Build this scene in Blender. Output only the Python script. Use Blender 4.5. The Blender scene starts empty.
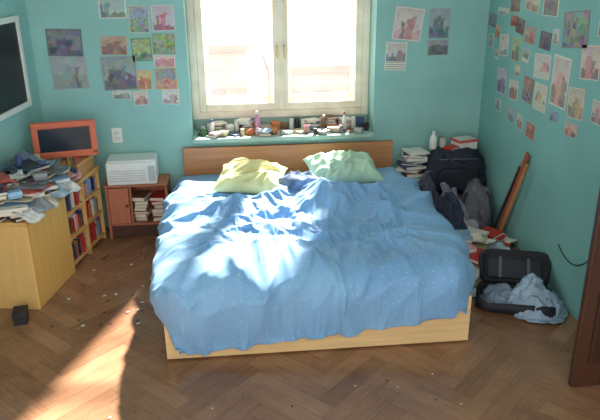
import bpy, bmesh, math, random
import numpy as np
from mathutils import Vector, Matrix, Euler, noise
sc=bpy.context.scene
sc.view_settings.view_transform='Standard'
random.seed(7)
def L(c):
    def f(x):
        x/=255.0
        return x/12.92 if x<=.04045 else ((x+.055)/1.055)**2.4
    return tuple(f(x) for x in c)
# ------------------------------------------------------------ materials
MC={}
def mat(rgb,rough=.6,var=.12,scale=9,metal=0,bump=0,stretch=(1,1,1),spec=.4):
    k=(tuple(rgb),rough,var,scale,metal,bump,stretch,spec)
    if k in MC: return MC[k]
    m=bpy.data.materials.new("surface_%d_%d_%d"%tuple(rgb)); m.use_nodes=True
    nt=m.node_tree; b=nt.nodes["Principled BSDF"]
    c=L(rgb)
    tc=nt.nodes.new("ShaderNodeTexCoord"); mp=nt.nodes.new("ShaderNodeMapping"); mp.inputs["Scale"].default_value=stretch
    nz=nt.nodes.new("ShaderNodeTexNoise"); nz.inputs["Scale"].default_value=scale; nz.inputs["Detail"].default_value=5
    nt.links.new(tc.outputs["Object"],mp.inputs[0]); nt.links.new(mp.outputs[0],nz.inputs["Vector"])
    rp=nt.nodes.new("ShaderNodeValToRGB"); rp.color_ramp.elements[0].position=.3; rp.color_ramp.elements[1].position=.7
    rp.color_ramp.elements[0].color=(*[max(0,x*(1-var)) for x in c],1); rp.color_ramp.elements[1].color=(*[min(1,x*(1+var)) for x in c],1)
    nt.links.new(nz.outputs["Fac"],rp.inputs[0]); nt.links.new(rp.outputs[0],b.inputs["Base Color"])
    b.inputs["Roughness"].default_value=rough; b.inputs["Metallic"].default_value=metal
    b.inputs["Specular IOR Level"].default_value=spec
    if bump:
        bp=nt.nodes.new("ShaderNodeBump"); bp.inputs["Strength"].default_value=bump; bp.inputs["Distance"].default_value=.01
        nt.links.new(nz.outputs["Fac"],bp.inputs["Height"]); nt.links.new(bp.outputs[0],b.inputs["Normal"])
    MC[k]=m; return m
def wood(rgb,rough=.45,along='x',var=.10):
    s={'x':(1,14,14),'y':(14,1,14),'z':(14,14,1)}[along]
    return mat(rgb,rough,var,3,0,0.03,s)
# ------------------------------------------------------------ mesh helpers
def merge(bm,t,M=None,mi=0):
    for f in t.faces: f.material_index=mi
    if M is not None: bmesh.ops.transform(t,matrix=M,verts=t.verts)
    me=bpy.data.meshes.new("tmp"); t.to_mesh(me); t.free(); bm.from_mesh(me); bpy.data.meshes.remove(me)
def TR(loc=(0,0,0),rot=(0,0,0)): return Matrix.Translation(loc)@Euler(rot).to_matrix().to_4x4()
def abox(bm,c,s,bev=0,rot=(0,0,0),mi=0,seg=2,taper=None):
    t=bmesh.new(); bmesh.ops.create_cube(t,size=1)
    for v in t.verts: v.co=Vector((v.co.x*s[0],v.co.y*s[1],v.co.z*s[2]))
    if taper:
        for v in t.verts:
            if v.co.z>0: v.co.x*=taper; v.co.y*=taper
    if bev: bmesh.ops.bevel(t,geom=list(t.edges),offset=bev,segments=seg,affect='EDGES',profile=.5)
    merge(bm,t,TR(c,rot),mi)
def alathe(bm,prof,loc=(0,0,0),rot=(0,0,0),seg=20,mi=0):
    t=bmesh.new(); rings=[]
    for r,z in prof:
        rings.append([t.verts.new((max(r,1e-4)*math.cos(2*math.pi*i/seg),max(r,1e-4)*math.sin(2*math.pi*i/seg),z)) for i in range(seg)])
    for a,b in zip(rings,rings[1:]):
        for i in range(seg): t.faces.new((a[i],a[(i+1)%seg],b[(i+1)%seg],b[i]))
    t.faces.new(rings[0][::-1]); t.faces.new(rings[-1])
    merge(bm,t,TR(loc,rot),mi)
def atube(bm,pts,r,seg=8,mi=0):
    t=bmesh.new(); rings=[]; n=len(pts); pts=[Vector(p) for p in pts]
    for i,p in enumerate(pts):
        d=(pts[min(i+1,n-1)]-pts[max(i-1,0)]).normalized()
        a=d.cross(Vector((0,0,1)) if abs(d.z)<.9 else Vector((1,0,0))).normalized(); b=d.cross(a)
        rings.append([t.verts.new(p+(a*math.cos(2*math.pi*k/seg)+b*math.sin(2*math.pi*k/seg))*r) for k in range(seg)])
    for a,b in zip(rings,rings[1:]):
        for k in range(seg): t.faces.new((a[k],a[(k+1)%seg],b[(k+1)%seg],b[k]))
    t.faces.new(rings[0][::-1]); t.faces.new(rings[-1])
    bmesh.ops.recalc_face_normals(t,faces=t.faces)
    merge(bm,t,None,mi)
def mk(name,bm,mats,parent=None,loc=(0,0,0),rot=(0,0,0),smooth=False,label=None,category=None,group=None,kind=None):
    me=bpy.data.meshes.new(name); bm.to_mesh(me); bm.free()
    for m in (mats if isinstance(mats,(list,tuple)) else [mats]): me.materials.append(m)
    if smooth:
        for p in me.polygons: p.use_smooth=True
    o=bpy.data.objects.new(name,me); sc.collection.objects.link(o)
    o.location=loc; o.rotation_euler=rot
    if parent: o.parent=parent
    if label: o["label"]=label
    if category: o["category"]=category
    if group: o["group"]=group
    if kind: o["kind"]=kind
    return o
def empty(name,loc,rot=(0,0,0),label=None,category=None,kind=None,group=None):
    o=bpy.data.objects.new(name,None); sc.collection.objects.link(o); o.location=loc; o.rotation_euler=rot; o.empty_display_size=.05
    if label:o["label"]=label
    if category:o["category"]=category
    if kind:o["kind"]=kind
    if group:o["group"]=group
    return o
def part(name,parent,mats,boxes,smooth=False,label=None,bev=.004):
    bm=bmesh.new()
    for b in boxes: abox(bm,b[0],b[1],b[2] if len(b)>2 else bev,b[3] if len(b)>3 else (0,0,0))
    return mk(name,bm,mats,parent,smooth=smooth,label=label)
# ------------------------------------------------------------ cloth relaxation (position based, on a grid)
def relax(P,rest_h,rest_v,rest_d1,rest_d2,collide,steps,iters=4,g=.0005,lap=.06,damp=.9):
    prev=P.copy()
    def con(A,B,Lr,k=1.0):
        d=B-A; l=np.sqrt((d*d).sum(-1))+1e-9; c=((l-Lr)/l*.5*k)[...,None]*d
        A+=c; B-=c
    ny,nx,_=P.shape
    for s in range(steps):
        v=(P-prev)*damp; prev=P.copy(); P=P+v; P[...,2]-=g
        for it in range(iters):
            for o in (0,1):
                con(P[:,o:nx-1:2],P[:,o+1:nx:2],rest_h[:,o::2])
                con(P[o:ny-1:2,:],P[o+1:ny:2,:],rest_v[o::2,:])
            for o in (0,1):
                con(P[o:ny-1:2,:-1],P[o+1:ny:2,1:],rest_d1[o::2,:],.4)
                con(P[o:ny-1:2,1:],P[o+1:ny:2,:-1],rest_d2[o::2,:],.4)
        if lap:
            I=P[1:-1,1:-1]; P[1:-1,1:-1]=I+lap*((P[:-2,1:-1]+P[2:,1:-1]+P[1:-1,:-2]+P[1:-1,2:])/4-I)
        P=collide(P,prev)
    return P
def rests(S,gh,gv):
    n=lambda a:np.sqrt((a*a).sum(-1))
    rh=n(S[:,1:]-S[:,:-1])*((gh[:,1:]+gh[:,:-1])/2)
    rv=n(S[1:]-S[:-1])*((gv[1:]+gv[:-1])/2)
    d=(gh+gv)/2
    r1=n(S[1:,1:]-S[:-1,:-1])*d[1:,1:]; r2=n(S[1:,:-1]-S[:-1,1:])*d[1:,1:]
    return rh,rv,r1,r2
# ------------------------------------------------------------ camera
cam=bpy.data.cameras.new("camera"); co=bpy.data.objects.new("camera",cam); sc.collection.objects.link(co); sc.camera=co
cam.sensor_width=36; cam.lens=654.2*36/600; cam.clip_start=.05
R=Matrix.Rotation(math.radians(-5.49),3,'Z')@Matrix.Rotation(math.radians(90-21.02),3,'X')@Matrix.Rotation(math.radians(-.6),3,'Z')
co.matrix_world=Matrix.Translation((-.413,-5.2,2.083))@R.to_4x4()
# ------------------------------------------------------------ room
XR=1.60; K=.123; YF=-5.7; H=3.5
def xl(y): return -1.92+K*y
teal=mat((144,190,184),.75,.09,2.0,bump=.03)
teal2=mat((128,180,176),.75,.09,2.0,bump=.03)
# herringbone floor
W=.10; r_=5; Lk=W*r_
bm=bmesh.new(); uvl=bm.loops.layers.uv.new("UVMap"); cl=bm.loops.layers.float_color.new("plank")
rnd=random.Random(3)
def plank(x,y,w,h,hor):
    g=.0008; f=bm.faces.new([bm.verts.new(v) for v in ((x+g,y+g,0),(x+w-g,y+g,0),(x+w-g,y+h-g,0),(x+g,y+h-g,0))])
    c=rnd.random(); ou,ov=rnd.random()*50,rnd.random()*50
    for l in f.loops:
        a,b=l.vert.co.x-x,l.vert.co.y-y
        l[uvl].uv=(a+ou,b+ov) if hor else (b+ou,a+ov)
        l[cl]=(c,c,c,1)
N=60
for n in range(-N,N):
    for m in range(-N//r_,N//r_):
        x=(n+2*r_*m)*W; y=n*W
        p=Matrix.Rotation(math.radians(45),2)@Vector((x+.1,y))
        if -3.4<p.x<2.4 and -6.6<p.y<.9: plank(x,y,Lk,W,True)
        k=n; x=k*W; y=(k-2*r_+1+2*r_*m)*W
        p=Matrix.Rotation(math.radians(45),2)@Vector((x,y+.1))
        if -3.4<p.x<2.4 and -6.6<p.y<.9: plank(x,y,W,Lk,False)
bmesh.ops.rotate(bm,cent=(0,0,0),matrix=Matrix.Rotation(math.radians(45),3,'Z'),verts=bm.verts)
for pc,pn in (((XR,0,0),(1,0,0)),((0,0,0),(0,1,0)),((0,YF,0),(0,-1,0)),((-1.92,0,0),(-1,K,0))):
    bmesh.ops.bisect_plane(bm,geom=list(bm.verts)+list(bm.edges)+list(bm.faces),plane_co=pc,plane_no=pn,clear_outer=True)
abox(bm,(-.4,YF/2,-.051),(4.4,-YF,.1),0,mi=1)
fm=bpy.data.materials.new("parquet"); fm.use_nodes=True; nt=fm.node_tree; b=nt.nodes["Principled BSDF"]
at=nt.nodes.new("ShaderNodeAttribute"); at.attribute_name="plank"
uv=nt.nodes.new("ShaderNodeUVMap"); mp=nt.nodes.new("ShaderNodeMapping"); mp.inputs["Scale"].default_value=(6,60,1)
nz=nt.nodes.new("ShaderNodeTexNoise"); nz.inputs["Scale"].default_value=1; nz.inputs["Detail"].default_value=6
nt.links.new(uv.outputs[0],mp.inputs[0]); nt.links.new(mp.outputs[0],nz.inputs["Vector"])
ad=nt.nodes.new("ShaderNodeMath"); ad.operation='MULTIPLY_ADD'; ad.inputs[1].default_value=.20
nt.links.new(at.outputs["Fac"],ad.inputs[0])
tc=nt.nodes.new("ShaderNodeTexCoord")
n2=nt.nodes.new("ShaderNodeTexNoise"); n2.inputs["Scale"].default_value=2.6; n2.inputs["Detail"].default_value=8; n2.inputs["Roughness"].default_value=.7; nt.links.new(tc.outputs["Object"],n2.inputs["Vector"])
m2=nt.nodes.new("ShaderNodeMath"); m2.operation='MULTIPLY'; m2.inputs[1].default_value=.35; nt.links.new(nz.outputs["Fac"],m2.inputs[0])
m3=nt.nodes.new("ShaderNodeMath"); m3.operation='MULTIPLY_ADD'; m3.inputs[1].default_value=.60; nt.links.new(n2.outputs["Fac"],m3.inputs[0]); nt.links.new(m2.outputs[0],m3.inputs[2])
nt.links.new(m3.outputs[0],ad.inputs[2])
rp=nt.nodes.new("ShaderNodeValToRGB"); e=rp.color_ramp.elements
e[0].position=.25; e[0].color=(*L((102,66,47)),1); e[1].position=.88; e[1].color=(*L((184,136,102)),1)
nt.links.new(ad.outputs[0],rp.inputs[0]); nt.links.new(rp.outputs[0],b.inputs["Base Color"])
mr=nt.nodes.new("ShaderNodeMapRange"); mr.inputs[3].default_value=.06; mr.inputs[4].default_value=.34; nt.links.new(n2.outputs["Fac"],mr.inputs[0]); nt.links.new(mr.outputs[0],b.inputs["Roughness"])
mk("floor",bm,[fm,mat((74,48,36),.8)],kind="structure")
# walls
WX0,WX1,WZ0,WZ1=-.775,.70,.74,3.25
bm=bmesh.new()
abox(bm,((-2.1+WX0)/2,.175,H/2),(WX0+2.1,.35,H)); abox(bm,((1.75+WX1)/2,.175,H/2),(1.75-WX1,.35,H))
abox(bm,((WX0+WX1)/2,.175,WZ0/2-.02),(WX1-WX0,.35,WZ0-.04)); abox(bm,((WX0+WX1)/2,.175,(H+WZ1)/2),(WX1-WX0,.35,H-WZ1))
mk("wall_back",bm,teal,kind="structure")
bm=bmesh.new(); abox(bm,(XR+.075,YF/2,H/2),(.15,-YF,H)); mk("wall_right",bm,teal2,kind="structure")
bm=bmesh.new(); t=[bm.verts.new(v) for v in ((-1.92,0,0),(xl(YF),YF,0),(xl(YF)-.15,YF,0),(-2.07,0,0),(-1.92,0,H),(xl(YF),YF,H),(xl(YF)-.15,YF,H),(-2.07,0,H))]
for q in ((0,1,2,3),(4,7,6,5),(0,4,5,1),(1,5,6,2),(2,6,7,3),(3,7,4,0)): bm.faces.new([t[i] for i in q])
bmesh.ops.recalc_face_normals(bm,faces=bm.faces)
mk("wall_left",bm,teal,kind="structure")
bm=bmesh.new(); abox(bm,(-.4,YF/2,H+.05),(4.6,-YF+.7,.1)); mk("ceiling",bm,mat((215,215,208),.8),kind="structure")
# sill
bm=bmesh.new(); abox(bm,((WX0+WX1)/2,.10,.73),(WX1-WX0+.0,.38,.035),.006); abox(bm,((WX0+WX1)/2,.29,.79),(WX1-WX0,.10,.09),.004); mk("trim_1",bm,mat((150,178,170),.5),kind="structure")
# ------------------------------------------------------------ window
white=mat((238,226,204),.5,.14,7)
ZW=.835
win=empty("window_1",((WX0+WX1)/2,.28,ZW),kind="structure")
hw=(WX1-WX0)/2; hh=WZ1-ZW
part("frame",win,white,[((-hw+.03,0,hh/2),(.06,.09,hh)),((hw-.03,0,hh/2),(.06,.09,hh)),((0,0,.03),(2*hw-.12,.09,.06)),((0,0,hh-.03),(2*hw-.12,.09,.06)),((0,.02,hh/2),(.03,.05,hh-.14))])
gm=bpy.data.materials.new("window_glass"); gm.use_nodes=True; nt=gm.node_tree; nt.nodes.clear()
o_=nt.nodes.new("ShaderNodeOutputMaterial"); mx=nt.nodes.new("ShaderNodeMixShader"); tr=nt.nodes.new("ShaderNodeBsdfTransparent"); gl=nt.nodes.new("ShaderNodeBsdfGlossy"); gl.inputs["Roughness"].default_value=.02
tl_=nt.nodes.new("ShaderNodeBsdfTranslucent"); tl_.inputs[0].default_value=(.9,.85,.78,1); mx2=nt.nodes.new("ShaderNodeMixShader")
tcg=nt.nodes.new("ShaderNodeTexCoord"); fr=nt.nodes.new("ShaderNodeTexNoise"); fr.inputs["Scale"].default_value=3; fr.inputs["Detail"].default_value=5; nt.links.new(tcg.outputs["Object"],fr.inputs["Vector"])
mm=nt.nodes.new("ShaderNodeMath"); mm.operation='MULTIPLY'; mm.inputs[1].default_value=.03
nt.links.new(fr.outputs["Fac"],mm.inputs[0]); nt.links.new(mm.outputs[0],mx.inputs[0]); nt.links.new(tr.outputs[0],mx.inputs[1]); nt.links.new(tl_.outputs[0],mx.inputs[2])
mx2.inputs[0].default_value=.04; nt.links.new(mx.outputs[0],mx2.inputs[1]); nt.links.new(gl.outputs[0],mx2.inputs[2]); nt.links.new(mx2.outputs[0],o_.inputs[0])
sw=hw-.065
for sgn in (-1,1):
    cx=sgn*(sw/2+.004)
    h0=.065; h1=hh-.065; hc=(h0+h1)/2; hs=h1-h0; y0=-.03
    s=part("sash",win,white,[((cx-sw/2+.028,y0,hc),(.056,.05,hs)),((cx+sw/2-.028,y0,hc),(.056,.05,hs)),((cx,y0,h0+.03),(sw-.11,.05,.06)),((cx,y0,h1-.03),(sw-.11,.05,.06)),((cx,y0,1.35),(sw-.11,.05,.05))])
    part("outer_sash",s,mat((240,222,194),.5,.12),[((cx-sw/2+.072,y0+.07,hc),(.032,.03,hs-.1)),((cx+sw/2-.072,y0+.07,hc),(.032,.03,hs-.1)),((cx,y0+.07,h0+.08),(sw-.15,.03,.06))])
    part("glass",s,gm,[((cx,y0,hc),(sw-.10,.004,hs-.11),0)])
    bm=bmesh.new(); abox(bm,(sgn*.03,y0-.03,.55),(.018,.012,.09),.003); abox(bm,(sgn*.03,y0-.05,.58),(.012,.03,.012),.002); abox(bm,(sgn*.03,y0-.065,.54),(.014,.012,.1),.004)
    mk("handle",bm,mat((190,174,130),.3,.05,metal=.8),s)
part("centre_post",win,white,[((0,-.062,hh/2),(.05,.018,hh-.14),.006)])
# exterior buildings across the street, seen through the panes
for bx,bw,zt_,rgb,nw in ((-1.6,3.0,-.2,(166,146,136),3),(2.2,3.2,-.8,(170,148,140),4)):
    bld=empty("building",(bx,14,-9),label="pale hazy apartment building across the street",category="building")
    hb=9+zt_
    part("facade",bld,mat(rgb,.9,.12,1.5),[((0,0,hb/2),(bw,3,hb),.03)])
    part("roof",bld,mat((160,128,116),.9),[((0,0,hb+.1),(bw+.3,3.3,.2),.03)])
    for i in range(nw):
        for j in range(3):
            part("window",bld,mat((146,136,132),.4),[((-bw/2+.5+i*.85,-1.5,hb-.9-j*1.5),(.42,.05,.8),.01)])
# ------------------------------------------------------------ bed
bed=empty("bed",(0,-1.04,0),label="double bed with light wooden frame and brown headboard",category="bed")
oak=wood((226,188,136),.45,'x'); hbw=wood((188,128,84),.4,'x',.14)
part("headboard",bed,hbw,[((0,1.0,.335),(1.72,.035,.67),.006)])
part("bed_frame",bed,oak,[((0,-.99,.155),(1.72,.03,.29)),((-.845,0,.155),(.03,1.95,.29)),((.845,0,.155),(.03,1.95,.29)),((0,0,.2),(1.66,1.95,.03))])
for x in (-.79,.79):
    for y in (-.92,.92): part("leg",bed,oak,[((x,y,.09),(.06,.06,.18))])
part("mattress",bed,mat((225,222,212),.8),[((0,.0,.32),(1.64,1.94,.20),.05)])
# duvet
def duvet():
    nx,ny=270,280; Y0=-.13; Y1=-1.94; r=.12; ZT=.45
    MS=.30; S=np.zeros((ny+1,nx+1,3)); P=np.zeros_like(S); UV=np.zeros((ny+1,nx+1,2)); GH=np.zeros((ny+1,nx+1)); GV=GH.copy(); BUMP=GH.copy()
    def bumpf(x,y):
        k=(y+1.04+.05*noise.noise(Vector((x*2,y*2,1))))/.17
        side=1/(1+math.exp(-(x+.52)*12))*1/(1+math.exp((x-.70)*12))
        b=side*.065*math.exp(-abs(k)**4)*(1+.4*noise.noise(Vector((x*5,y*5,3))))
        b+=.025*max(-.5,noise.noise(Vector((x*2.2,y*2.2,7))))*min(1,max(0,(-y-.2)/.6))
        return b
    def rx(y):
        return .765-.035*max(0,min(1,(-y-1.2)/.7))
    for j in range(ny+1):
        for i in range(nx+1):
            fx=i/nx*2-1; fy=j/ny
            ML=.405-.085*fx+.008*math.sin(fx*5); t=Y0+fy*((Y1-ML)-Y0); RX=rx(t)
            s=fx*(RX+MS)
            ox=max(0,abs(s)-RX); oy=max(0,Y1-t)
            a=ox/MS; bb=oy/ML
            qx=max(-RX,min(RX,s)); qy=max(t,Y1)
            nrm=(a**4+bb**4)**.25
            d=Vector((math.copysign(ox,s),-oy))
            e_=nrm*(MS*a*a+ML*bb*bb)/(a*a+bb*bb+1e-9) if nrm>0 else 0
            if d.length>1e-9: d.normalize()
            ang=min(e_/r,math.pi/2)
            P3=Vector((s,t,0))
            hor=r*math.sin(ang); drop=r*(1-math.cos(ang)); rest=max(0,e_-r*math.pi/2)
            corner=min(1,min(a,bb)*3)
            rest*=1-.18*corner
            pos=Vector((qx+d.x*hor,qy+d.y*hor,ZT-drop-rest)); S[j,i]=pos
            N_=Vector((d.x*math.sin(ang),d.y*math.sin(ang),math.cos(ang)+.001)).normalized()
            w=Vector((noise.noise(P3*1.4+Vector((5,0,0))),noise.noise(P3*1.4+Vector((0,9,0))),0))
            q=P3+w*.22
            w2=Vector((noise.noise(P3*5+Vector((2,0,0))),noise.noise(P3*5+Vector((0,4,0))),0))
            q+=w2*.025
            def fold(ang_,la,lc,sd,wd=3.2,pw=1.0):
                c,s_=math.cos(ang_),math.sin(ang_)
                u=(q.x*c+q.y*s_)*la; v=(-q.x*s_+q.y*c)*lc
                f=noise.noise(Vector((u+sd,v,sd*.7)))
                k=max(0,1-abs(f)*wd)**pw
                return k*(.30+.70*max(0,min(1,.5+1.9*noise.noise(Vector((s*1.8+sd,t*1.8,sd))))))
            dsp=.062*fold(.40,.6,3.2,1.3)+.058*fold(-.65,.7,3.8,8.1)+.046*fold(1.15,.9,5.2,4.4)+.040*fold(.70,1.0,6.5,2.2)+.030*fold(-.95,1.4,9,6.2)+.020*fold(.2,2,13,9.2)
            up=min(1,max(.25,(-t-.15)/.6)); dsp*=up
            if ang>0: dsp*=1-(.40+.25*corner)*ang/1.571
            bill=(.045-.03*corner)*math.sin(min(1,e_/.30)*math.pi)**.8 if e_>0 else 0
            bump=(bumpf(s,t) if ang==0 else bumpf(qx,qy)*(1-ang/1.571))+dsp+bill
            BUMP[j,i]=bump
            pos=pos+N_*(bump+.002)
            P[j,i]=pos; UV[j,i]=(s,t)
            n1=noise.noise(Vector((s*1.6,t*1.6,11))); n2=noise.noise(Vector((s*1.6,t*1.6,31)))
            gk=1-.6*corner
            GH[j,i]=1+(.12+.08*n1)*up*gk; GV[j,i]=1+(.13+.08*n2)*up*gk
    rh,rv,r1,r2=rests(S,GH,GV)
    def collide(P,prev):
        x,y,z=P[...,0],P[...,1],P[...,2]
        RXa=.765-.035*np.clip((-y-1.2)/.7,0,1)
        qx=np.clip(x,-RXa,RXa); qy=np.maximum(y,Y1); zc=ZT-r
        ox=x-qx; oy=y-qy; vz=np.maximum(z-zc,0)
        top=(np.abs(ox)+np.abs(oy))<1e-9
        hit=np.zeros(x.shape,bool)
        tt=top&(z<ZT+BUMP); z[tt]=(ZT+BUMP)[tt]; hit|=tt
        n=np.sqrt(ox*ox+oy*oy+vz*vz)+1e-9
        rl=r+BUMP
        ss=(~top)&(n<rl)
        k=rl/n
        x[ss]=(qx+ox*k)[ss]; y[ss]=(qy+oy*k)[ss]; zz=zc+vz*k; sel=ss&(z>zc); z[sel]=zz[sel]; hit|=ss
        np.minimum(y,-.10,out=y)
        fl=z<.05; z[fl]=.05; hit|=fl
        for c in (0,1):
            A=P[...,c]; B=prev[...,c]; A[hit]=(B+(A-B)*.15)[hit]
        return P
    P=relax(P,rh,rv,r1,r2,collide,22,3,g=.00004,lap=.012)
    P[1:-1,1:-1]+=.4*((P[:-2,1:-1]+P[2:,1:-1]+P[1:-1,:-2]+P[1:-1,2:])/4-P[1:-1,1:-1])
    bm=bmesh.new(); uvl=bm.loops.layers.uv.new("UVMap")
    vs=[[bm.verts.new(P[j,i]) for i in range(nx+1)] for j in range(ny+1)]
    for j in range(ny):
        for i in range(nx):
            f=bm.faces.new((vs[j][i],vs[j+1][i],vs[j+1][i+1],vs[j][i+1]))
            for l,(jj,ii) in zip(f.loops,((j,i),(j+1,i),(j+1,i+1),(j,i+1))): l[uvl].uv=UV[jj,ii]
    dm=bpy.data.materials.new("dotted_blue_cotton"); dm.use_nodes=True; nt=dm.node_tree; b=nt.nodes["Principled BSDF"]
    uv=nt.nodes.new("ShaderNodeUVMap"); vo=nt.nodes.new("ShaderNodeTexVoronoi"); vo.voronoi_dimensions='2D'; vo.inputs["Scale"].default_value=22; vo.inputs["Randomness"].default_value=.6
    nt.links.new(uv.outputs[0],vo.inputs["Vector"])
    lt=nt.nodes.new("ShaderNodeMath"); lt.operation='LESS_THAN'; lt.inputs[1].default_value=.09; nt.links.new(vo.outputs["Distance"],lt.inputs[0])
    nz=nt.nodes.new("ShaderNodeTexNoise"); nz.inputs["Scale"].default_value=1.6; nt.links.new(uv.outputs[0],nz.inputs["Vector"])
    rp=nt.nodes.new("ShaderNodeValToRGB"); e=rp.color_ramp.elements; e[0].position=.3;e[0].color=(*L((116,160,206)),1);e[1].position=.7;e[1].color=(*L((134,178,218)),1)
    nt.links.new(nz.outputs["Fac"],rp.inputs[0])
    mx=nt.nodes.new("ShaderNodeMix"); mx.data_type='RGBA'; nt.links.new(lt.outputs[0],mx.inputs[0]); nt.links.new(rp.outputs[0],mx.inputs[6]); mx.inputs[7].default_value=(*L((154,192,228)),1)
    nt.links.new(mx.outputs[2],b.inputs["Base Color"]); b.inputs["Roughness"].default_value=.7
    b.inputs["Sheen Weight"].default_value=.1
    o=mk("duvet",bm,dm,smooth=True,label="rumpled blue duvet with small white dots on bed",category="duvet")
    md=o.modifiers.new("s","SOLIDIFY"); md.thickness=.045; md.offset=-1
duvet()
def pillow(name,loc,rot,w,d,h,m,label,seed,wk=.30):
    bm=bmesh.new(); n=64; g={}
    for sg in (1,-1):
        for j in range(n+1):
            for i in range(n+1):
                u=i/n*2-1; v=j/n*2-1
                edge=(1-abs(u)**2.6)*(1-abs(v)**2.6); z=max(0,edge)**.5
                px=u*w/2*(1-.08*(1-v*v)*abs(u)**3); py=v*d/2*(1-.10*(1-u*u)*abs(v)**3)
                P=Vector((px*1,py,seed))
                px+=.022*noise.noise(P*4+Vector((3,0,0))); py+=.025*noise.noise(P*4+Vector((0,7,0)))
                wq=Vector((noise.noise(P*3),noise.noise(P*3+Vector((9,0,0))),0))*.12
                a_,b_=px+wq.x,py+wq.y
                wr=1.1*noise.noise(P*4)+1.3*max(0,1-abs(noise.noise(Vector((a_*4+b_*4+seed,b_*9-a_*4,sg))))*3)+.9*max(0,1-abs(noise.noise(Vector((a_*11-b_*5,b_*5+seed,sg))))*3)
                pz=sg*h/2*z*(1+wk*wr*(1 if sg>0 else 0))
                if z<1e-6 and sg<0: g[(sg,i,j)]=g[(1,i,j)]; continue
                g[(sg,i,j)]=bm.verts.new((px,py,pz))
        for j in range(n):
            for i in range(n):
                q=[g[(sg,i,j)],g[(sg,i+1,j)],g[(sg,i+1,j+1)],g[(sg,i,j+1)]]
                bm.faces.new(q if sg>0 else q[::-1])
    for v in bm.verts: v.co.z-= .2*v.co.x**2
    return mk(name,bm,m,None,loc,rot,True,label,"pillow")
pillow("pillow",(-.33,-.62,.585),(.14,.04,-.18),.50,.44,.15,mat((226,218,158),.8,.08),"plump pale yellow pillow on blue duvet",2.0)
pillow("pillow",(.37,-.50,.59),(.20,-.03,.08),.54,.46,.16,mat((182,212,188),.8,.08),"pale mint green pillow in front of brown headboard",5.5)
pillow("pillow",(.02,-.78,.57),(.1,.05,.45),.30,.24,.11,mat((96,116,146),.8,.4,22),"small dark grey-blue patterned cushion between two pillows",8.5,.45)
# ------------------------------------------------------------ books etc
COL={"red":(190,54,46),"dark blue":(56,72,110),"white":(226,222,214),"black":(44,42,46),"green":(84,124,88),"orange":(200,122,76),"beige":(204,186,154),"grey":(140,142,146),"light blue":(136,172,200),"brown":(116,82,62),"yellow":(214,190,104),"pink":(210,154,160),"purple":(118,96,140)}
MUTE=["white","grey","black","light blue","beige","dark blue","black","grey","brown","red","dark blue"]
paper=mat((228,222,206),.8,.05)
def book(loc,w,d,h,col,label,rz=0,rx=0,ry=0,group=None,cat="book"):
    bm=bmesh.new(); c=.003
    abox(bm,(0,0,h/2),(w-.006,d-.008,h-2*c),0,mi=1)
    abox(bm,(0,0,c/2),(w,d,c)); abox(bm,(0,0,h-c/2),(w,d,c)); abox(bm,(-w/2+c/2,0,h/2),(c,d,h-2*c))
    return mk("book",bm,[mat(COL[col],.45,.1),paper],None,loc,(rx,ry,rz),label=label,category=cat,group=group)
def stack(x,y,z,n,where,group,w=.16,d=.22,hmin=.012,hmax=.035,rz0=0,rr=.3,rn=random,cs=None,jit=.012):
    cs=cs or list(COL)
    for i in range(n):
        c=rn.choice(cs); h=rn.uniform(hmin,hmax); k=rn.uniform(.8,1.05)
        book((x+rn.uniform(-jit,jit),y+rn.uniform(-jit,jit),z),w*k,d*k,h,c,"%s book lying in a stack %s"%(c,where),rz0+rn.uniform(-rr,rr),group=group)
        z+=h+.0005
    return z
def loose(x,y,z,w,d,rgb,label,rz,rx,ry,seed,group,name="paper_sheet",cat="paper",amp=.012):
    bm=bmesh.new(); n=8; vs=[]
    for j in range(n+1):
        vs.append([bm.verts.new((w*(i/n-.5),d*(j/n-.5),amp*noise.noise(Vector((i*.3+seed,j*.3,seed)))+.008)) for i in range(n+1)])
    for j in range(n):
        for i in range(n): bm.faces.new((vs[j][i],vs[j][i+1],vs[j+1][i+1],vs[j+1][i]))
    o=mk(name,bm,mat(rgb,.6,.3,22),None,(x,y,z),(rx,ry,rz),True,label,cat,group)
    md=o.modifiers.new("s","SOLIDIFY"); md.thickness=.004; return o
def bottle(x,y,z,r,h,rgb,label,cap=(230,230,225),cat="bottle"):
    e_=empty("bottle",(x,y,z),label=label,category=cat)
    bm=bmesh.new(); alathe(bm,[(r*.9,0),(r,.006),(r,h*.62),(r*.8,h*.72),(r*.4,h*.8),(r*.38,h*.86)]); mk("body",bm,mat(rgb,.3,.06),e_,smooth=True)
    bm=bmesh.new(); alathe(bm,[(r*.45,h*.86),(r*.45,h),(r*.3,h)]); mk("cap",bm,mat(cap,.4),e_)
def mug(x,y,z,r,h,rgb,label,rz=0):
    e_=empty("mug",(x,y,z),(0,0,rz),label=label,category="mug")
    bm=bmesh.new(); alathe(bm,[(r*.85,0),(r,.008),(r,h),(r*.9,h),(r*.88,.01),(.001,.01)]); mk("body",bm,mat(rgb,.3),e_,smooth=False)
    bm=bmesh.new(); atube(bm,[(r*.95,0,h*.8),(r*1.5,0,h*.75),(r*1.6,0,h*.5),(r*1.4,0,h*.25),(r*.95,0,h*.2)],.005); mk("handle",bm,mat(rgb,.3),e_,smooth=True)
def jar(x,y,z,r,h,rgb,label,name="jar",cat="jar"):
    bm=bmesh.new(); alathe(bm,[(r*.9,0),(r,.006),(r,h*.75),(r*.85,h*.82),(r*.9,h*.83),(r*.9,h),(r*.1,h)]); mk(name,bm,mat(rgb,.35),None,(x,y,z),label=label,category=cat)
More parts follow.
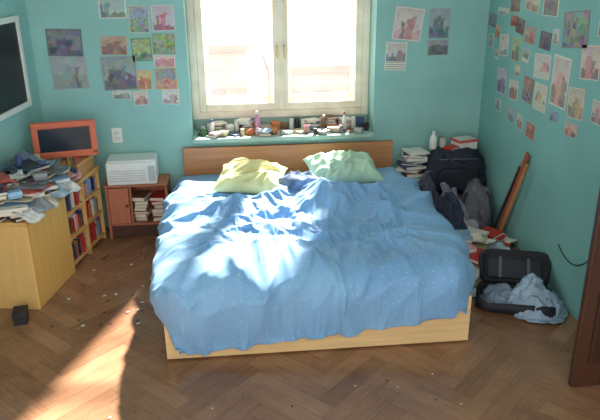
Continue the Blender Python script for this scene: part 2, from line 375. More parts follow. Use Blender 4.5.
def carton(x,y,z,w,d,h,rgb,label,rz=0,name="box",cat="box",group=None,lid=None,rx=0,ry=0):
    bm=bmesh.new(); abox(bm,(0,0,h/2),(w,d,h),.004); 
    abox(bm,(0,0,h-.012),(w+.006,d+.006,.022),.002,mi=1)
    mk(name,bm,[mat(rgb,.6,.12),mat(lid or tuple(min(255,int(c*1.15)) for c in rgb),.6)],None,(x,y,z),(rx,ry,rz),label=label,category=cat,group=group)
def heap(x,y,z,rx,ry,h,rgb,label,seed,name="clothing_pile",cat="clothes",rz=0,var=.15):
    n=52; S=np.zeros((n+1,n+1,3)); P=S.copy(); B=np.zeros((n+1,n+1))
    def mound(X,Y):
        rr=np.sqrt((X/rx)**2+(Y/ry)**2); return h*.78*np.clip(1-rr**2.4,0,1)**.7
    for j in range(n+1):
        for i in range(n+1):
            u=i/n*2-1; v=j/n*2-1
            m=max(abs(u),abs(v)); l=math.hypot(u,v)+1e-9; k=m/l
            k=k*.75+.25
            a=math.atan2(v,u); o_=1+.35*noise.noise(Vector((math.cos(a)*1.5+seed,math.sin(a)*1.5,seed)))
            x_,y_=u*k*rx*1.12*o_,v*k*ry*1.12*o_
            S[j,i]=(x_,y_,0)
            lum=noise.noise(Vector((x_*9+seed,y_*9,seed)))
            P[j,i]=(x_,y_,.02+abs(noise.noise(Vector((x_*14+seed,y_*22,2))))*.06+.03*noise.noise(Vector((x_*40,y_*40+seed,5))))
            B[j,i]=.45*lum+.25*max(0,1-abs(noise.noise(Vector((x_*10+seed,y_*18,9))))*3)
    base=mound(S[...,0],S[...,1])*(1+B); P[...,2]+=base
    S2=P.copy(); S2[...,2]=base
    g=np.full((n+1,n+1),1.22)
    rh,rv,r1,r2=rests(S2,g,g)
    def col(P,prev):
        hgt=np.maximum(mound(P[...,0],P[...,1])*(1+B),.004)
        hit=P[...,2]<hgt; P[...,2]=np.maximum(P[...,2],hgt)
        for c in (0,1):
            A=P[...,c]; Q=prev[...,c]; A[hit]=(Q+(A-Q)*.4)[hit]
        P[...,0]=np.clip(P[...,0],-rx*1.25,rx*1.25); P[...,1]=np.clip(P[...,1],-ry*1.25,ry*1.25)
        return P
    P=relax(P,rh,rv,r1,r2,col,45,3,g=.0004,lap=.05)
    bm=bmesh.new(); vs=[[bm.verts.new(P[j,i]) for i in range(n+1)] for j in range(n+1)]
    for j in range(n):
        for i in range(n): bm.faces.new((vs[j][i],vs[j][i+1],vs[j+1][i+1],vs[j+1][i]))
    o=mk(name,bm,mat(rgb,.85,var,12),None,(x,y,z),(0,0,rz),True,label,cat)
    md=o.modifiers.new("s","SOLIDIFY"); md.thickness=.004
    return o
# ------------------------------------------------------------ posters
def poster_mat(c0,c1,c2,border,style,seed,w,h):
    m=bpy.data.materials.new("printed_paper"); m.use_nodes=True; nt=m.node_tree; b=nt.nodes["Principled BSDF"]; b.inputs["Roughness"].default_value=.6
    N=nt.nodes; K_=nt.links
    def math_(op,a,b_=None,c=None):
        n=N.new("ShaderNodeMath"); n.operation=op
        for i,v in enumerate((a,b_,c)):
            if v is None: continue
            if isinstance(v,(int,float)): n.inputs[i].default_value=v
            else: K_.new(v,n.inputs[i])
        return n.outputs[0]
    def mix(f,a,b_):
        n=N.new("ShaderNodeMix"); n.data_type='RGBA'
        if isinstance(f,(int,float)): n.inputs[0].default_value=f
        else: K_.new(f,n.inputs[0])
        for i,v in ((6,a),(7,b_)):
            if isinstance(v,tuple): n.inputs[i].default_value=(*L(v),1)
            else: K_.new(v,n.inputs[i])
        return n.outputs[2]
    tc=N.new("ShaderNodeTexCoord"); sp=N.new("ShaderNodeSeparateXYZ"); K_.new(tc.outputs["Object"],sp.inputs[0])
    X=math_('DIVIDE',sp.outputs[0],w); Z=math_('DIVIDE',sp.outputs[2],h)
    mp=N.new("ShaderNodeMapping"); mp.inputs["Location"].default_value=(seed*3.3,seed,seed*1.7); mp.inputs["Scale"].default_value=(1/w,1,1/w); K_.new(tc.outputs["Object"],mp.inputs[0])
    t=N.new("ShaderNodeTexNoise"); t.inputs["Scale"].default_value=4.0; t.inputs["Detail"].default_value=5; K_.new(mp.outputs[0],t.inputs["Vector"])
    nf=math_('SUBTRACT',t.outputs["Fac"],.5)
    hor=-.25+.4*((seed*7.7)%1)
    mh=math_('GREATER_THAN',math_('MULTIPLY_ADD',nf,.9,Z),hor)
    sky=mix(math_('MULTIPLY_ADD',Z,.8,.4),c2,tuple(int(v*.8) for v in c2))
    col=mix(mh,c0,sky)
    if style!=1:
        ex=((seed*3.1)%1-.5)*.4
        for q,(bw_,bh_) in enumerate(((.10+.08*((seed*2.3)%1),.30),(.07,.18+.1*((seed*1.3)%1)))):
            cx_=ex+(.0,.24)[q]*(1 if seed%2>1 else -1)
            dx=math_('ABSOLUTE',math_('SUBTRACT',math_('MULTIPLY_ADD',nf,.45,X),cx_))
            bl=math_('MULTIPLY',math_('LESS_THAN',dx,bw_),math_('LESS_THAN',math_('MULTIPLY_ADD',nf,.5,Z),bh_-.12))
            col=mix(bl,col,c1 if q==0 else tuple(int(v*.7) for v in c1))
    v=N.new("ShaderNodeTexVoronoi"); v.inputs["Scale"].default_value=8 if style==1 else 5; K_.new(mp.outputs[0],v.inputs["Vector"])
    hs=N.new("ShaderNodeHueSaturation"); hs.inputs["Saturation"].default_value=.8; K_.new(v.outputs["Color"],hs.inputs["Color"])
    col=mix(.34 if style==1 else .16,col,hs.outputs[0])
    if style==2:
        ln=math_('GREATER_THAN',math_('SINE',math_('MULTIPLY',Z,80.0)),.2); low=math_('LESS_THAN',Z,-.18)
        col=mix(math_('MULTIPLY',ln,low),mix(low,col,border),tuple(int(v*.7) for v in border))
    t2=N.new("ShaderNodeTexNoise"); t2.inputs["Scale"].default_value=9; t2.inputs["Detail"].default_value=4; K_.new(mp.outputs[0],t2.inputs["Vector"])
    col=mix(math_('MULTIPLY',t2.outputs["Fac"],.30),col,border)
    mk_=math_('MAXIMUM',math_('GREATER_THAN',math_('ABSOLUTE',X),.455),math_('GREATER_THAN',math_('ABSOLUTE',Z),.465))
    col=mix(mk_,col,border)
    K_.new(col,b.inputs["Base Color"]); return m
def sheet(w,h,m,loc,rz,tilt,name,label,cat,group):
    bm=bmesh.new(); abox(bm,(0,0,0),(w,.003,h))
    o=mk(name,bm,m,None,label=label,category=cat,group=group)
    o.matrix_world=Matrix.Translation(loc)@Matrix.Rotation(rz,4,'Z')@Matrix.Rotation(tilt,4,'Y')
    return o
W_=(218,214,202)
bp=[(-140,185,-120,168,(30,90,90),(60,130,120),(160,190,180),W_,0,"teal landscape print"),
(-119,177,-104,157,(40,100,60),(200,180,60),(90,130,180),(190,195,160),1,"colourful green illustrated poster"),
(-102,177,-85,158,(110,60,80),(190,60,80),(205,190,200),(205,195,195),0,"pink and red picture print"),
(-142,155,-122,141,(100,50,40),(130,80,60),(190,160,130),(180,165,145),0,"reddish brown landscape print"),
(-119,153,-104,136,(30,90,50),(80,150,70),(160,185,80),(100,140,100),1,"green patterned print"),
(-103,156,-86,141,(50,110,50),(120,90,130),(130,170,80),(140,150,110),1,"green and purple print"),
(-143,140,-117,114,(56,62,68),(70,78,84),(146,156,158),(140,150,152),0,"grey pencil drawing"),
(-117,129,-106,114,(160,70,30),(210,120,50),(225,190,130),(215,185,140),0,"orange postcard"),
(-103,130,-87,114,(180,60,40),(215,120,40),(90,110,130),(215,155,80),1,"orange and red print"),
(-103,140,-87,131,(190,80,100),(200,110,120),(230,205,190),(225,212,200),0,"small pink card"),
(-121,113,-110,102,(150,90,80),(180,120,110),(225,208,192),W_,0,"small cream and pink card"),
(-99,114,-86,102,(160,110,130),(170,120,130),(226,216,208),W_,0,"small white and pink card"),
(-137,114,-123,107,(80,100,100),(130,140,130),(215,208,192),W_,0,"small pale note card"),
(-181,161,-155,141,(56,64,76),(70,76,88),(116,124,132),(104,114,120),0,"dark grey-blue photo poster"),
(-181,141,-154,116,(128,142,146),(130,144,146),(170,180,178),(156,166,164),0,"faded grey poster"),
(84,172,107,147,(200,150,150),(176,100,104),(216,204,194),(216,206,198),0,"pale pinkish poster"),
(78,146,95,124,(90,90,104),(130,80,80),(214,210,202),W_,2,"white comic-style sheet"),
(112,171,129,148,(60,80,100),(80,96,110),(160,174,176),(150,164,168),0,"blue-grey photo print"),
(112,147,129,135,(40,50,64),(50,60,70),(150,160,156),(150,160,156),0,"dark small photo print")]
for i,(a,b,c,d,c0,c1,c2,bo,st,lb) in enumerate(bp):
    tl=[0,.03,-.02,.02,-.02,.02,-.02,.03,-.02,.02,-.05,.04,.02,.03,-.02,.12,.04,.03,-.02][i]
    w,h=(c-a)/100,(b-d)/100
    sheet(w,h,poster_mat(c0,c1,c2,bo,st,i*1.37,w,h),((a+c)/200,-.002,(b+d)/200),0,tl,"poster",lb+" on turquoise wall","poster","posters on the wall beside the window")
rp_=[(-1,168,-18,157),(-18,173,-40,168),(-41,180,-58,171),(-44,169,-56,161),(-66,183,-89,173),(-93,185,-116,172),(-28,155,-45,138),(-51,155,-66,137),(-54,168,-69,157),(-70,164,-88,152),(-94,163,-111,151),(-123,179,-156,156),(-150,162,-173,141),(-90,149,-115,132),(-117,152,-141,118),(-29,130,-48,110),(-77,131,-93,113),(-53,125,-70,110),(-95,130,-115,111),(-141,136,-162,116),(-142,114,-158,105),(-56,105,-68,94),(-73,103,-83,92),(-89,101,-103,90),(-120,116,-132,109),(-170,133,-182,119),
(-4,152,-16,141),(-17,160,-27,150),(-70,149,-82,139),(-112,166,-121,156),(-30,106,-42,97),(-60,136,-70,128),(-164,178,-180,166),(-20,142,-27,134)]
rc=[("grey",(90,100,110),(130,140,145)),("white",(150,140,130),(215,210,200)),("brown",(110,70,60),(160,130,110)),("red",(150,50,50),(190,100,80)),("pale",(180,150,120),(215,208,190)),("dark",(50,50,60),(110,100,100)),("pink",(180,110,100),(218,198,188)),("green",(60,110,70),(180,190,150)),("dark",(60,40,50),(130,96,90)),("red",(170,50,50),(180,150,140)),("dark",(40,40,50),(96,90,100)),("dark grey",(76,76,78),(130,130,126)),("pink",(190,110,110),(218,198,188)),("pink",(200,120,120),(220,206,196)),("pale pink",(206,136,130),(222,202,194)),("lavender",(130,100,150),(194,186,204)),("dark red",(130,40,50),(160,96,70)),("white",(170,100,80),(220,210,198)),("cream",(200,160,100),(220,214,196)),("beige",(190,150,100),(214,200,176)),("pinkish",(200,110,90),(214,184,166)),("grey",(90,90,100),(170,168,164)),("pale",(150,110,90),(208,198,188)),("red",(180,50,40),(200,120,100)),("blue",(60,80,140),(150,164,190)),("pink",(200,100,104),(220,194,184)),("dark",(50,60,80),(120,110,110)),("orange",(200,110,60),(210,180,140)),("green",(60,100,60),(150,170,130)),("white",(120,120,130),(216,212,204)),("blue",(50,80,120),(150,170,190)),("yellow",(200,160,60),(215,200,150)),("dark",(50,50,56),(110,104,104)),("red",(170,60,50),(200,150,130))]
rnd=random.Random(11)
for i,(a,b,c,d) in enumerate(rp_):
    nm,c1,c2=rc[i]
    c0=[(70,50,44),(44,64,88),(110,56,56),(70,84,54),(130,104,84)][i%5]
    w,h=(a-c)/100*.90,(b-d)/100*.92
    sheet(w,h,poster_mat(c0,c1,c2,rnd.choice([W_,c2,c2]),(0,1,0,2,0)[i%5],i*2.1+.4,w,h),(XR-.002,(a+c)/200,(b+d)/200),-math.pi/2,rnd.uniform(-.12,.12),"photo_print",nm+" photo print pinned on turquoise wall","photo print","photo prints on the wall")
# light switch
sw_=empty("light_switch",(-1.37,0,.785),label="white double wall switch on turquoise wall",category="light switch")
part("plate",sw_,mat((225,225,215),.4,.03),[((0,-.006,0),(.08,.012,.12),.003)])
part("rocker",sw_,mat((205,205,196),.35,.03),[((0,-.014,.02),(.04,.008,.03),.002)])
part("rocker",sw_,mat((205,205,196),.35,.03),[((0,-.014,-.025),(.04,.008,.03),.002)])
# framed dark picture on left wall
ang=math.atan(K)
fp=empty("framed_picture",(xl(-.62)+.002,-.62,1.41),(0,0,math.pi/2-ang),label="large black picture in white frame on wall",category="framed picture")
w,h=.80,.64
part("frame",fp,mat((225,225,218),.4,.04),[((0,-.015,h/2-.02),(w,.03,.04)),((0,-.015,-h/2+.02),(w,.03,.04)),((w/2-.02,-.015,0),(.04,.03,h-.08)),((-w/2+.02,-.015,0),(.04,.03,h-.08))])
part("picture",fp,mat((26,30,34),.3,.3),[((0,-.009,0),(w-.078,.016,h-.078),0)])
# ------------------------------------------------------------ left furniture
A11=math.radians(11)
dirv=Vector((-math.sin(A11),-math.cos(A11),0)); inw=Vector((-math.cos(A11),math.sin(A11),0))
P0=Vector((-1.50,-.22,0))
def cab(s,dd,z):
    p=P0+dirv*s+inw*dd; return (p.x,p.y,z)
beech=wood((222,178,112),.45,'z',.08); beechx=wood((216,170,104),.45,'y',.08); yel=wood((232,184,106),.45,'z',.06)
rotc=(0,0,-A11); D=.33; LL=1.17; HH=.60; SO=.62
sh=empty("cabinet",cab(LL/2,D/2,0),rotc,label="long low pale wooden cabinet with open shelves",category="cabinet")
def ly(s): return LL/2-s
part("top_board",sh,beechx,[((0,0,HH-.011),(D+.012,LL+.01,.022),.003)])
for s in (.009,SO/2,SO,LL-.009): part("side_panel",sh,beech,[((0,ly(s),HH/2-.012),(D-.004,.018,HH-.024),.002)])
for z in (.045,.235,.42): part("shelf_board",sh,beechx,[((0,ly(SO/2),z),(D-.012,SO-.02,.018),.001)])
part("back_panel",sh,beech,[((-D/2+.005,0,HH/2-.012),(.008,LL-.04,HH-.03),.001)])
part("front_panel",sh,yel,[((D/2-.005,ly((SO+LL)/2),HH/2-.012),(.018,LL-SO-.004,HH-.03),.003)])
rn=random.Random(5)
for z,hm in ((.055,.155),(.245,.15),(.430,.14)):
    for half in (0,1):
        s=.022+half*(SO/2-.01); end=s+rn.uniform(.17,.26)
        while s<end-.02:
            t=rn.uniform(.012,.03); hb=hm*rn.uniform(.6,1); c=rn.choice(MUTE+list(COL)); dp=rn.uniform(.12,.22)
            p=cab(s+t/2,.012+dp/2+rn.uniform(0,.03),z+hb/2)
            bm=bmesh.new(); abox(bm,(0,0,0),(dp-.006,t-.006,hb-.006),0,mi=1)
            for q in (-1,1): abox(bm,(0,q*(t/2-.0015),0),(dp,.003,hb))
            abox(bm,(dp/2-.0015,0,0),(.003,t-.006,hb))
            mk("book",bm,[mat(COL[c],.5,.1),paper],None,p,(0,0,rotc[2]),label="%s book standing upright in open shelf"%c,category="book",group="books in the open shelf")
            s+=t+.001
# clutter heaped on cabinet
zt=HH+.001
rn=random.Random(8)
for i,(s,dd,n) in enumerate([(.41,.08,3),(.42,.24,6),(.58,.08,4),(.59,.24,8),(.76,.08,5),(.77,.24,9),(.93,.09,5),(.94,.24,9),(1.09,.09,4),(1.10,.24,8)]):
    p=cab(s,dd,zt); zz=stack(p[0],p[1],zt,n,"on cabinet","book stacks on the cabinet",w=.155,d=.175,hmin=.010,hmax=.032,rz0=-.2,rr=1.2,rn=rn,cs=MUTE+["white","beige","pink","orange","light blue"],jit=.028)
    for q in range(2):
        nm,rgb=rn.choice([("white",(216,214,208)),("pale blue",(150,176,196)),("grey",(120,126,132)),("cream",(208,194,166)),("blue",(90,124,162)),("red",(176,80,70)),("pink",(206,160,160)),("dark",(60,66,76))])
        loose(p[0]+rn.uniform(-.03,.05),p[1]+rn.uniform(-.05,.05),zz+.016*q,.16,.21,rgb,nm+" open magazine lying on cluttered cabinet",rn.uniform(0,3),rn.uniform(-.12,.12),rn.uniform(-.15,.15),i*3+q,"magazines on the cabinet",name="magazine",cat="magazine",amp=.025)
    u=i%4; ox,oy=rn.uniform(-.03,.03),rn.uniform(-.04,.04)
    if u==0: carton(p[0]+ox,p[1]+oy,zz+.034,.08,.06,.045,COL[rn.choice(["grey","beige","light blue","white"])],"small cardboard box on cluttered cabinet",rn.uniform(0,2))
    elif u==1: jar(p[0]+ox,p[1]+oy,zz+.03,.022,.07,COL[rn.choice(["white","light blue","dark blue","beige"])],"small jar standing on stacked books")
for k,(s,nm,rgb) in enumerate([(.60,"white",(220,218,212)),(.74,"pale blue",(160,182,200)),(.88,"cream",(214,202,176)),(1.0,"grey",(140,146,152)),(1.12,"white",(222,220,214))]):
    p=cab(s,-.005,zt+.035+.02*(k%2)); loose(p[0],p[1],p[2],.15,.15,rgb,nm+" magazine sagging over cabinet edge",-A11+.3*(k%3-1),0,.45,k*2.7,"magazines on the cabinet",name="magazine",cat="magazine",amp=.03)
p=cab(.56,.27,0); heap(p[0],p[1],.78,.09,.09,.10,(110,126,146),"grey-blue cloth crumpled on cabinet clutter",5.1,name="cloth",cat="cloth")
p=cab(.34,.05,zt); pc=empty("pencil_cup",p,label="dark cup with pens standing on cabinet",category="pencil cup")
bm=bmesh.new(); alathe(bm,[(.03,0),(.032,.004),(.034,.09),(.030,.09),(.028,.01),(.001,.01)]); mk("cup",bm,mat((60,64,80),.4),pc)
for k in range(5):
    a=k*1.25; bm=bmesh.new(); atube(bm,[(math.cos(a)*.012,math.sin(a)*.012,.012),(math.cos(a)*.035,math.sin(a)*.035,.15+.01*k)],.004); mk("pen",bm,mat([(180,50,40),(40,60,130),(220,190,80),(40,40,40),(60,120,80)][k],.4),pc)
# TV with orange frame on a flat box
p=cab(.165,.16,zt)
carton(p[0],p[1],zt,.28,.30,.105,(190,138,90),"flat brown box under small television",rotc[2],name="box")
tv=empty("television",(p[0]+.005,p[1]-.01,zt+.1065),(0,0,math.radians(12)),label="small television with orange-red frame on cabinet",category="television")
org=mat((214,108,76),.4,.06); w,h=.45,.28
part("frame",tv,org,[((0,0,h-.02),(w,.05,.048),.012),((0,0,.04),(w,.05,.055),.012),((w/2-.024,0,h/2+.01),(.048,.05,h-.03),.012),((-w/2+.024,0,h/2+.01),(.048,.05,h-.03),.012)])
part("screen",tv,mat((40,50,62),.15,.2),[((0,-.004,h/2+.012),(w-.07,.03,h-.08),.003)])
part("back_cover",tv,mat((60,50,48),.5),[((0,.045,h/2),(w-.06,.07,h-.06),.02)])
part("stand",tv,mat((150,66,44),.4),[((0,.01,.006),(.2,.1,.014),.004)])
# nightstand : low wooden cabinet, one door, one open cluttered bay
ns=empty("nightstand",(-1.225,-.135,0),label="low reddish-brown wooden nightstand with cluttered open bay",category="nightstand")
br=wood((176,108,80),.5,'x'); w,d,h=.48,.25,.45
part("top_board",ns,br,[((0,0,h-.01),(w+.01,d+.01,.02),.003)])
part("body",ns,br,[((-w/2+.01,0,h/2-.01),(.02,d,h-.02),.002),((w/2-.01,0,h/2-.01),(.02,d,h-.02),.002),((0,d/2-.006,h/2),(w-.04,.01,h-.06),.001),((0,.0,.115),(w-.04,d-.01,.016),.001),((-.05,0,.275),(.016,d-.02,.30),.001)])
part("shade_base",ns,wood((84,54,44),.6,'x'),[((0,.01,.052),(w-.04,d-.03,.10),.002)])  # dark base added as painted shade, so the cabinet looks lower
dw=part("door",ns,wood((190,116,88),.5,'z'),[((-.14,-d/2+.008,.275),(.155,.016,.295),.003)])
bm=bmesh.new(); alathe(bm,[(.005,0),(.005,.01),(.012,.014),(.010,.022),(.003,.025)],(-.08,-d/2,.28),(math.pi/2,0,0)); mk("knob",bm,mat((90,60,44),.4),dw,smooth=True)
rn=random.Random(77); RB=["red","brown","orange","beige","pink","red","brown"]
stack(-1.20,-.145,.1245,7,"inside nightstand","books in the nightstand",w=.11,d=.18,hmin=.02,hmax=.04,rn=rn,rr=.25,cs=RB,jit=.01)
stack(-1.07,-.145,.1245,6,"inside nightstand","books in the nightstand",w=.12,d=.18,hmin=.02,hmax=.04,rn=rn,rr=.25,cs=RB,jit=.01)
# printer
pr=empty("printer",(-1.25,-.145,.451),(0,0,.03),label="white box-shaped printer with vents on nightstand",category="printer")
wh=mat((228,230,228),.45,.03)
part("body",pr,wh,[((0,0,.09),(.38,.25,.18),.012)])
part("lid",pr,mat((234,236,234),.4,.03),[((0,.01,.184),(.37,.22,.01),.004)])
for k in range(5): part("vent_slat",pr,mat((196,200,202),.5),[((-.03,-.126,.035+k*.02),(.28,.006,.008),.002)])
part("side_panel",pr,mat((176,182,186),.5),[((.155,-.124,.085),(.055,.006,.13),.002)])
# ------------------------------------------------------------ window sill clutter
rn=random.Random(23); zs=.749
tags=["white","white","beige","grey","light blue","beige","white","pink","grey","dark blue","brown","orange","black","green"]
x=WX0+.05
while x<WX1-.08:
    k=rn.choice([0,0,1,1,2,3,4]); y=rn.uniform(-.04,.02); c=rn.choice(tags)
    if k==0:
        stack(x+.045,y+.03,zs,rn.randint(1,3),"on window sill","books on the window sill",w=.10,d=.11,hmin=.008,hmax=.02,rr=.9,rn=rn,cs=tags); x+=.09
    elif k==1: jar(x+.02,y,zs,.017,rn.uniform(.03,.07),COL[c],c+" jar standing on window sill"); x+=.04
    elif k==2: mug(x+.03,y+.01,zs,.026,.06,COL[c],c+" mug standing on window sill",rn.uniform(0,6)); x+=.07
    elif k==3: carton(x+.03,y,zs,.06,.045,rn.uniform(.02,.045),COL[c],"small %s box lying on window sill"%c,rn.uniform(-.8,.8)); x+=.07
    else: heap(x+.04,y+.03,zs,.045,.035,.06,COL[c],c+" crumpled cloth lying on window sill",x*9+3,name="cloth",cat="cloth"); x+=.08
x=WX0+.06
while x<WX1-.08:
    k=rn.choice([0,1,1,3,3]); y=rn.uniform(.13,.17); c=rn.choice(tags)
    if k==0: stack(x+.05,y+.01,zs,rn.randint(2,5),"on window sill","books on the window sill",w=.11,d=.10,hmin=.010,hmax=.022,rr=.5,rn=rn,cs=tags); x+=.11
    elif k==1: jar(x+.02,y,zs,.02,rn.uniform(.05,.12),COL[c],c+" jar standing on window sill"); x+=.048
    else: carton(x+.03,y,zs,.06,.045,rn.uniform(.04,.09),COL[c],"small %s box standing on window sill"%c,rn.uniform(-.6,.6)); x+=.07
bottle(-.25,.07,zs,.024,.18,(196,140,170),"pink lotion bottle on window sill")
bottle(-.62,.07,zs,.02,.12,(240,240,235),"white plastic bottle on window sill",(60,90,150))
bottle(.30,.075,zs,.020,.13,(120,84,70),"brown glass bottle on window sill")
bottle(.47,.07,zs,.020,.15,(230,230,230),"white spray bottle on window sill",(200,90,70))
# ------------------------------------------------------------ right corner
G1="books on the cardboard box"
carton(1.01,-.18,0,.20,.30,.40,(96,90,92),"dark cardboard box standing beside bed",0,name="cardboard_box")
rn=random.Random(4)
zz=stack(1.00,-.18,.401,9,"on cardboard box",G1,w=.18,d=.2,rn=rn,cs=MUTE,rr=.6,jit=.02)
carton(1.35,-.18,0,.44,.32,.27,(110,96,88),"brown cardboard box under black bag",0,name="cardboard_box")
bg=empty("travel_bag",(1.345,-.20,.272),(0,0,-.05),label="wide slumped black soft travel bag on cardboard box",category="bag")
blk=mat((38,42,58),.7,.2)
def blob(name,parent,c,s,m,seed,p=2.6,rot=(0,0,0),amp=.22,label=None,sag=0):
    bm=bmesh.new(); bmesh.ops.create_icosphere(bm,subdivisions=5,radius=1)
    for v in bm.verts:
        d=v.co.normalized(); k=(abs(d.x)**p+abs(d.y)**p+abs(d.z)**p)**(-1/p); q=d*k
        n_=.35*noise.noise(d*2.2+Vector((seed,0,0)))+.35*max(0,1-abs(noise.noise(Vector((d.x*2+seed,d.y*2,d.z*4))))*3)+.2*max(0,1-abs(noise.noise(Vector((d.x*5+seed,d.y*3,d.z*7))))*3)
        q=Vector((q.x*s[0]*(1-sag*q.z*.25),q.y*s[1]*(1-sag*q.z*.3),q.z*s[2]))
        if d.z>0: q.z*=1-sag*.3*(.5+.5*math.sin(d.x*4+seed))
        v.co=q*(1+amp*n_)
    bmesh.ops.transform(bm,matrix=TR(c,rot),verts=bm.verts)
    return mk(name,bm,m,parent,smooth=True,label=label)
blob("body",bg,(-.01,0,.18),(.24,.13,.185),blk,3.7,4.2,amp=.16,sag=.35)
blob("front_pocket",bg,(.0,-.125,.13),(.17,.035,.10),mat((30,32,46),.7,.2),1.2,4,amp=.18)
bm=bmesh.new(); atube(bm,[(-.12,-.08,.31),(-.13,-.16,.36),(-.06,-.18,.29),(.03,-.18,.26),(.11,-.16,.30),(.12,-.08,.31)],.010); mk("handle",bm,mat((58,60,68),.7),bg,smooth=True)
bm=bmesh.new(); atube(bm,[(-.16,-.12,.30),(0,-.145,.31),(.16,-.12,.30)],.004); mk("zipper",bm,mat((120,120,124),.4,metal=.5),bg)
carton(1.43,-.15,.61,.17,.13,.09,(226,218,212),"white and red box on black bag",.3,lid=(206,84,78))
book((1.33,-.20,.62),.13,.10,.03,"red","red book lying on black bag",.5)
bottle(1.18,-.12,.61,.03,.15,(232,232,228),"white plastic bottle standing on black bag")
jar(1.26,-.12,.62,.025,.08,(206,196,180),"beige jar standing on black bag")
# slumped grey backpack
bk=empty("backpack",(1.46,-.46,.0),(0,0,-.3),label="grey backpack slumped against turquoise wall",category="backpack")
gr=mat((104,104,112),.8,.2)
blob("body",bk,(0,0,.21),(.115,.10,.22),gr,6.1,3.0,(-.25,0.05,.0),amp=.28,sag=.9)
blob("front_pocket",bk,(0,-.10,.14),(.075,.03,.08),mat((84,84,92),.8,.2),3.1,2.8,(-.2,0,0),amp=.25)
bm=bmesh.new(); atube(bm,[(-.03,.05,.36),(-.05,.03,.41),(.02,.02,.42),(.03,.05,.36)],.008); mk("handle",bm,mat((56,56,60),.7),bk,smooth=True)
for sx in (-1,1):
    bm=bmesh.new(); atube(bm,[(sx*.05,.02,.36),(sx*.09,-.06,.33),(sx*.11,-.11,.22),(sx*.10,-.11,.09),(sx*.07,-.03,.04)],.009); mk("strap",bm,mat((50,52,58),.7),bk,smooth=True)
# clothes, bags in the heap
heap(1.05,-.48,0,.15,.14,.50,(84,86,102),"dark grey clothes heaped beside bed",7.9)
heap(1.25,-.50,0,.15,.14,.42,(150,150,168),"grey lavender clothes heaped against cardboard box",1.7)
heap(1.12,-.76,0,.16,.15,.40,(58,64,84),"dark blue jacket crumpled beside bed",12.3,name="jacket",cat="jacket")
heap(1.29,-.71,0,.12,.11,.28,(172,176,186),"pale grey plastic bag crumpled on floor",5.2,name="plastic_bag",cat="bag")
heap(1.45,-.68,0,.08,.07,.16,(104,104,112),"charcoal scarf crumpled on floor",15.2,name="scarf",cat="scarf")
# messy books and papers on floor
rn=random.Random(31)
fl=[(1.45,-.86),(1.30,-.90),(1.17,-.98),(1.40,-1.03),(1.26,-1.07),(1.51,-1.02),(1.36,-1.19),(1.22,-1.22),(1.11,-1.14),(1.48,-1.20),(1.12,-1.34),(1.28,-1.34),(1.50,-1.33)]
cs2=[["grey","beige","white","brown","red","red"],["light blue","black","beige","white","orange","white"],["brown","white","dark blue","grey","beige","pink","red","light blue"],["pink","white","red","light blue","red"],["grey","red","black","white","dark blue","beige"],["beige","light blue","brown"],["dark blue","white","black","red"],["white","grey","brown","orange","light blue","red"],["red","beige","grey","white","black","brown","pink"],["black","white","beige"],["grey","beige","dark blue","white"],["white","purple"],["grey"]]
for (x,y),cc in zip(fl,cs2):
    z=0
    for c in cc:
        h=rn.uniform(.020,.036); book((x+rn.uniform(-.025,.025),y+rn.uniform(-.025,.025),z),rn.uniform(.11,.155),rn.uniform(.15,.20),h,c,"%s book lying on parquet floor by wall"%c,rn.uniform(-1.3,1.3),group="books on the floor by the wall"); z+=h+.0005
for k,(x,y,z,rgb,nm) in enumerate([(1.40,-1.11,.13,(176,190,202),"pale blue"),(1.24,-1.0,.18,(214,204,184),"cream"),(1.13,-1.48,.006,(190,196,202),"pale grey"),(1.33,-1.00,.17,(222,220,214),"white"),(1.50,-.94,.11,(216,212,204),"white"),(1.32,-1.28,.10,(214,206,190),"cream")]):
    loose(x,y,z,.14,.18,rgb,nm+" paper sheet lying on floor clutter",k*1.3,.1,-.1,k*2.2,"papers on the floor",amp=.03)
# boards leaning on right wall
for i,(x0,x1,y0,y1,zt_,wd,rgb,nm) in enumerate([(1.565,1.585,-.66,-1.00,.80,.05,(172,88,62),"wooden_board"),(1.53,1.56,-.74,-1.06,.74,.03,(190,134,90),"wooden_board"),(1.545,1.575,-.60,-.92,.68,.02,(66,48,44),"wooden_board")]):
    p0=Vector((x0,y0,.008)); p1=Vector((x1,y1,zt_)); d=p1-p0
    bm=bmesh.new(); abox(bm,(0,0,d.length/2),(.016,wd,d.length),.003)
    o=mk(nm,bm,wood(rgb,.5,'z'),None,label=["reddish-brown wooden board leaning on wall","light brown wooden slat leaning on wall","dark wooden slat leaning on wall"][i],category="wooden board",group="boards leaning on the wall")
    z=d.normalized(); x_=Vector((1,0,0)); x_=(x_-z*x_.dot(z)).normalized(); y_=z.cross(x_)
    o.matrix_world=Matrix.Translation(p0)@Matrix((x_,y_,z)).transposed().to_4x4()
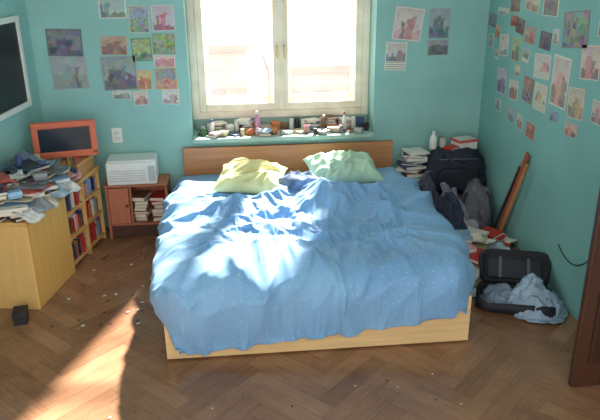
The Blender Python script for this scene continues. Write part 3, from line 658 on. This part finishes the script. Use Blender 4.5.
# open soft suitcase : hinge on far side, lid leaning back
SR=-.34; SX,SY=1.29,-1.68
sc_=empty("suitcase",(SX,SY,0),(0,0,SR),label="open soft black suitcase with clothes on floor",category="suitcase")
bk2=mat((36,37,44),.65,.2); w,d,h=.47,.28,.09
def rr_loop(w,d,r,z,n=6):
    P=[]
    for cx,cy,a0 in ((w/2-r,d/2-r,0),(-w/2+r,d/2-r,90),(-w/2+r,-d/2+r,180),(w/2-r,-d/2+r,270)):
        for k in range(n+1):
            a=math.radians(a0+90*k/n); P.append((cx+r*math.cos(a),cy+r*math.sin(a),z))
    return P
def soft_tray(bm,w,d,h,seed,M=None):
    t=bmesh.new(); rings=[]
    for q,(ins,z) in enumerate(((.03,.0),(.0,.02),(-.006,h*.6),(.0,h),(.016,h),(.02,.02),(.045,.012))):
        pts=rr_loop(w-2*ins,d-2*ins,.07,z)
        rings.append([t.verts.new(Vector(p)+Vector((noise.noise(Vector(p)*7+Vector((seed,0,0))),noise.noise(Vector(p)*7+Vector((0,seed,0))),1.6*noise.noise(Vector(p)*7+Vector((0,0,seed)))*(1 if z>h*.5 else 0)))*.022) for p in pts])
    for a,b_ in zip(rings,rings[1:]):
        n=len(a)
        for k in range(n): t.faces.new((a[k],a[(k+1)%n],b_[(k+1)%n],b_[k]))
    t.faces.new(rings[0][::-1]); t.faces.new(rings[-1])
    for v in t.verts: v.co.z=max(v.co.z,0)
    merge(bm,t,M)
bm=bmesh.new(); soft_tray(bm,w,d,h,1.1); mk("base_shell",bm,bk2,sc_,smooth=True)
part("lining",sc_,mat((120,126,136),.8),[((0,0,.022),(w-.10,d-.10,.008),.001)])
LM=TR((0,d/2+.012,h-.03),(math.radians(30),0,0))@TR((0,.13,0))
bm=bmesh.new(); soft_tray(bm,w-.03,.26,.06,4.4,LM); mk("lid",bm,bk2,sc_,smooth=True)
bm=bmesh.new(); abox(bm,(0,0,.022),(w-.14,.15,.006),.001); bmesh.ops.transform(bm,matrix=LM,verts=bm.verts); mk("lid_lining",bm,mat((58,60,70),.8),sc_)
for sx in (-.09,.09):
    bm=bmesh.new(); abox(bm,(sx,0,.032),(.02,.17,.006),.001); bmesh.ops.transform(bm,matrix=LM,verts=bm.verts); mk("strap",bm,mat((100,102,110),.7),sc_)
heap(SX-.09,SY+.03,.022,.11,.09,.13,(124,140,160),"grey-blue shirt packed in open suitcase",2.9,name="shirt",cat="shirt",rz=SR)
heap(SX+.09,SY-.06,.012,.17,.14,.20,(160,182,204),"pale blue jeans spilling from open suitcase",6.6,name="jeans",cat="jeans",rz=SR)
# cable on right wall
bm=bmesh.new(); pts=[]
for k in range(24):
    t=k/23; y=-1.55-.65*t; z=.36+.55*t*t-.12*math.sin(t*math.pi); pts.append((XR-.004,y,z))
atube(bm,pts,.004); mk("cable",bm,mat((60,60,60),.6),None,smooth=True,label="thin black cable hanging on turquoise wall",category="cable")
# open wooden door leaf
dr=empty("door_1",(1.41,-2.52,0),kind="structure")
part("leaf",dr,wood((78,46,34),.35,'z'),[((0,0,1.0),(.36,.035,1.98),.006)])
for z,h in ((.5,.7),(1.4,.8)): part("panel",dr,wood((66,38,28),.35,'z'),[((.01,-.02,z),(.24,.012,h),.008)])
carton(-1.80,-1.50,0,.08,.11,.08,(40,40,46),"small black box on floor by cabinet",.2)
# floor scraps
rn=random.Random(9)
for i in range(66):
    if i<52:
        x=rn.uniform(-1.60,-1.05); y=rn.uniform(-1.7,-.45)
        if x<-1.5-.19*(-y-.22)+.03: x+=.2
    else: x=rn.uniform(-1.3,1.2); y=rn.uniform(-2.6,-2.3)
    c=rn.choice([("brown",(90,60,44)),("white",(220,214,200)),("dark",(50,42,40)),("grey",(130,124,118))])
    k=1 if i<52 else .5
    bm=bmesh.new(); n=7; vs=[bm.verts.new((math.cos(a*6.283/n)*rn.uniform(.006,.018)*k,math.sin(a*6.283/n)*rn.uniform(.006,.018)*k,.002+rn.uniform(0,.003))) for a in range(n)]
    bm.faces.new(vs)
    o=mk("scrap",bm,mat(c[1],.7),None,(x,y,0.001),(0,0,rn.uniform(0,6)),label=c[0]+" paper scrap lying on parquet floor",category="scrap",group="scraps on the floor")
# ------------------------------------------------------------ light
w=bpy.data.worlds.new("world"); sc.world=w; w.use_nodes=True; bgn=w.node_tree.nodes["Background"]
bgn.inputs[0].default_value=(1,.985,.965,1); bgn.inputs[1].default_value=2.7
s=bpy.data.lights.new("sun","SUN"); s.energy=30; s.angle=math.radians(2.6); s.color=(1,.965,.91)
so=bpy.data.objects.new("sun",s); sc.collection.objects.link(so)
so.rotation_euler=Vector((-.31,-1,-.86)).to_track_quat('-Z','Y').to_euler()
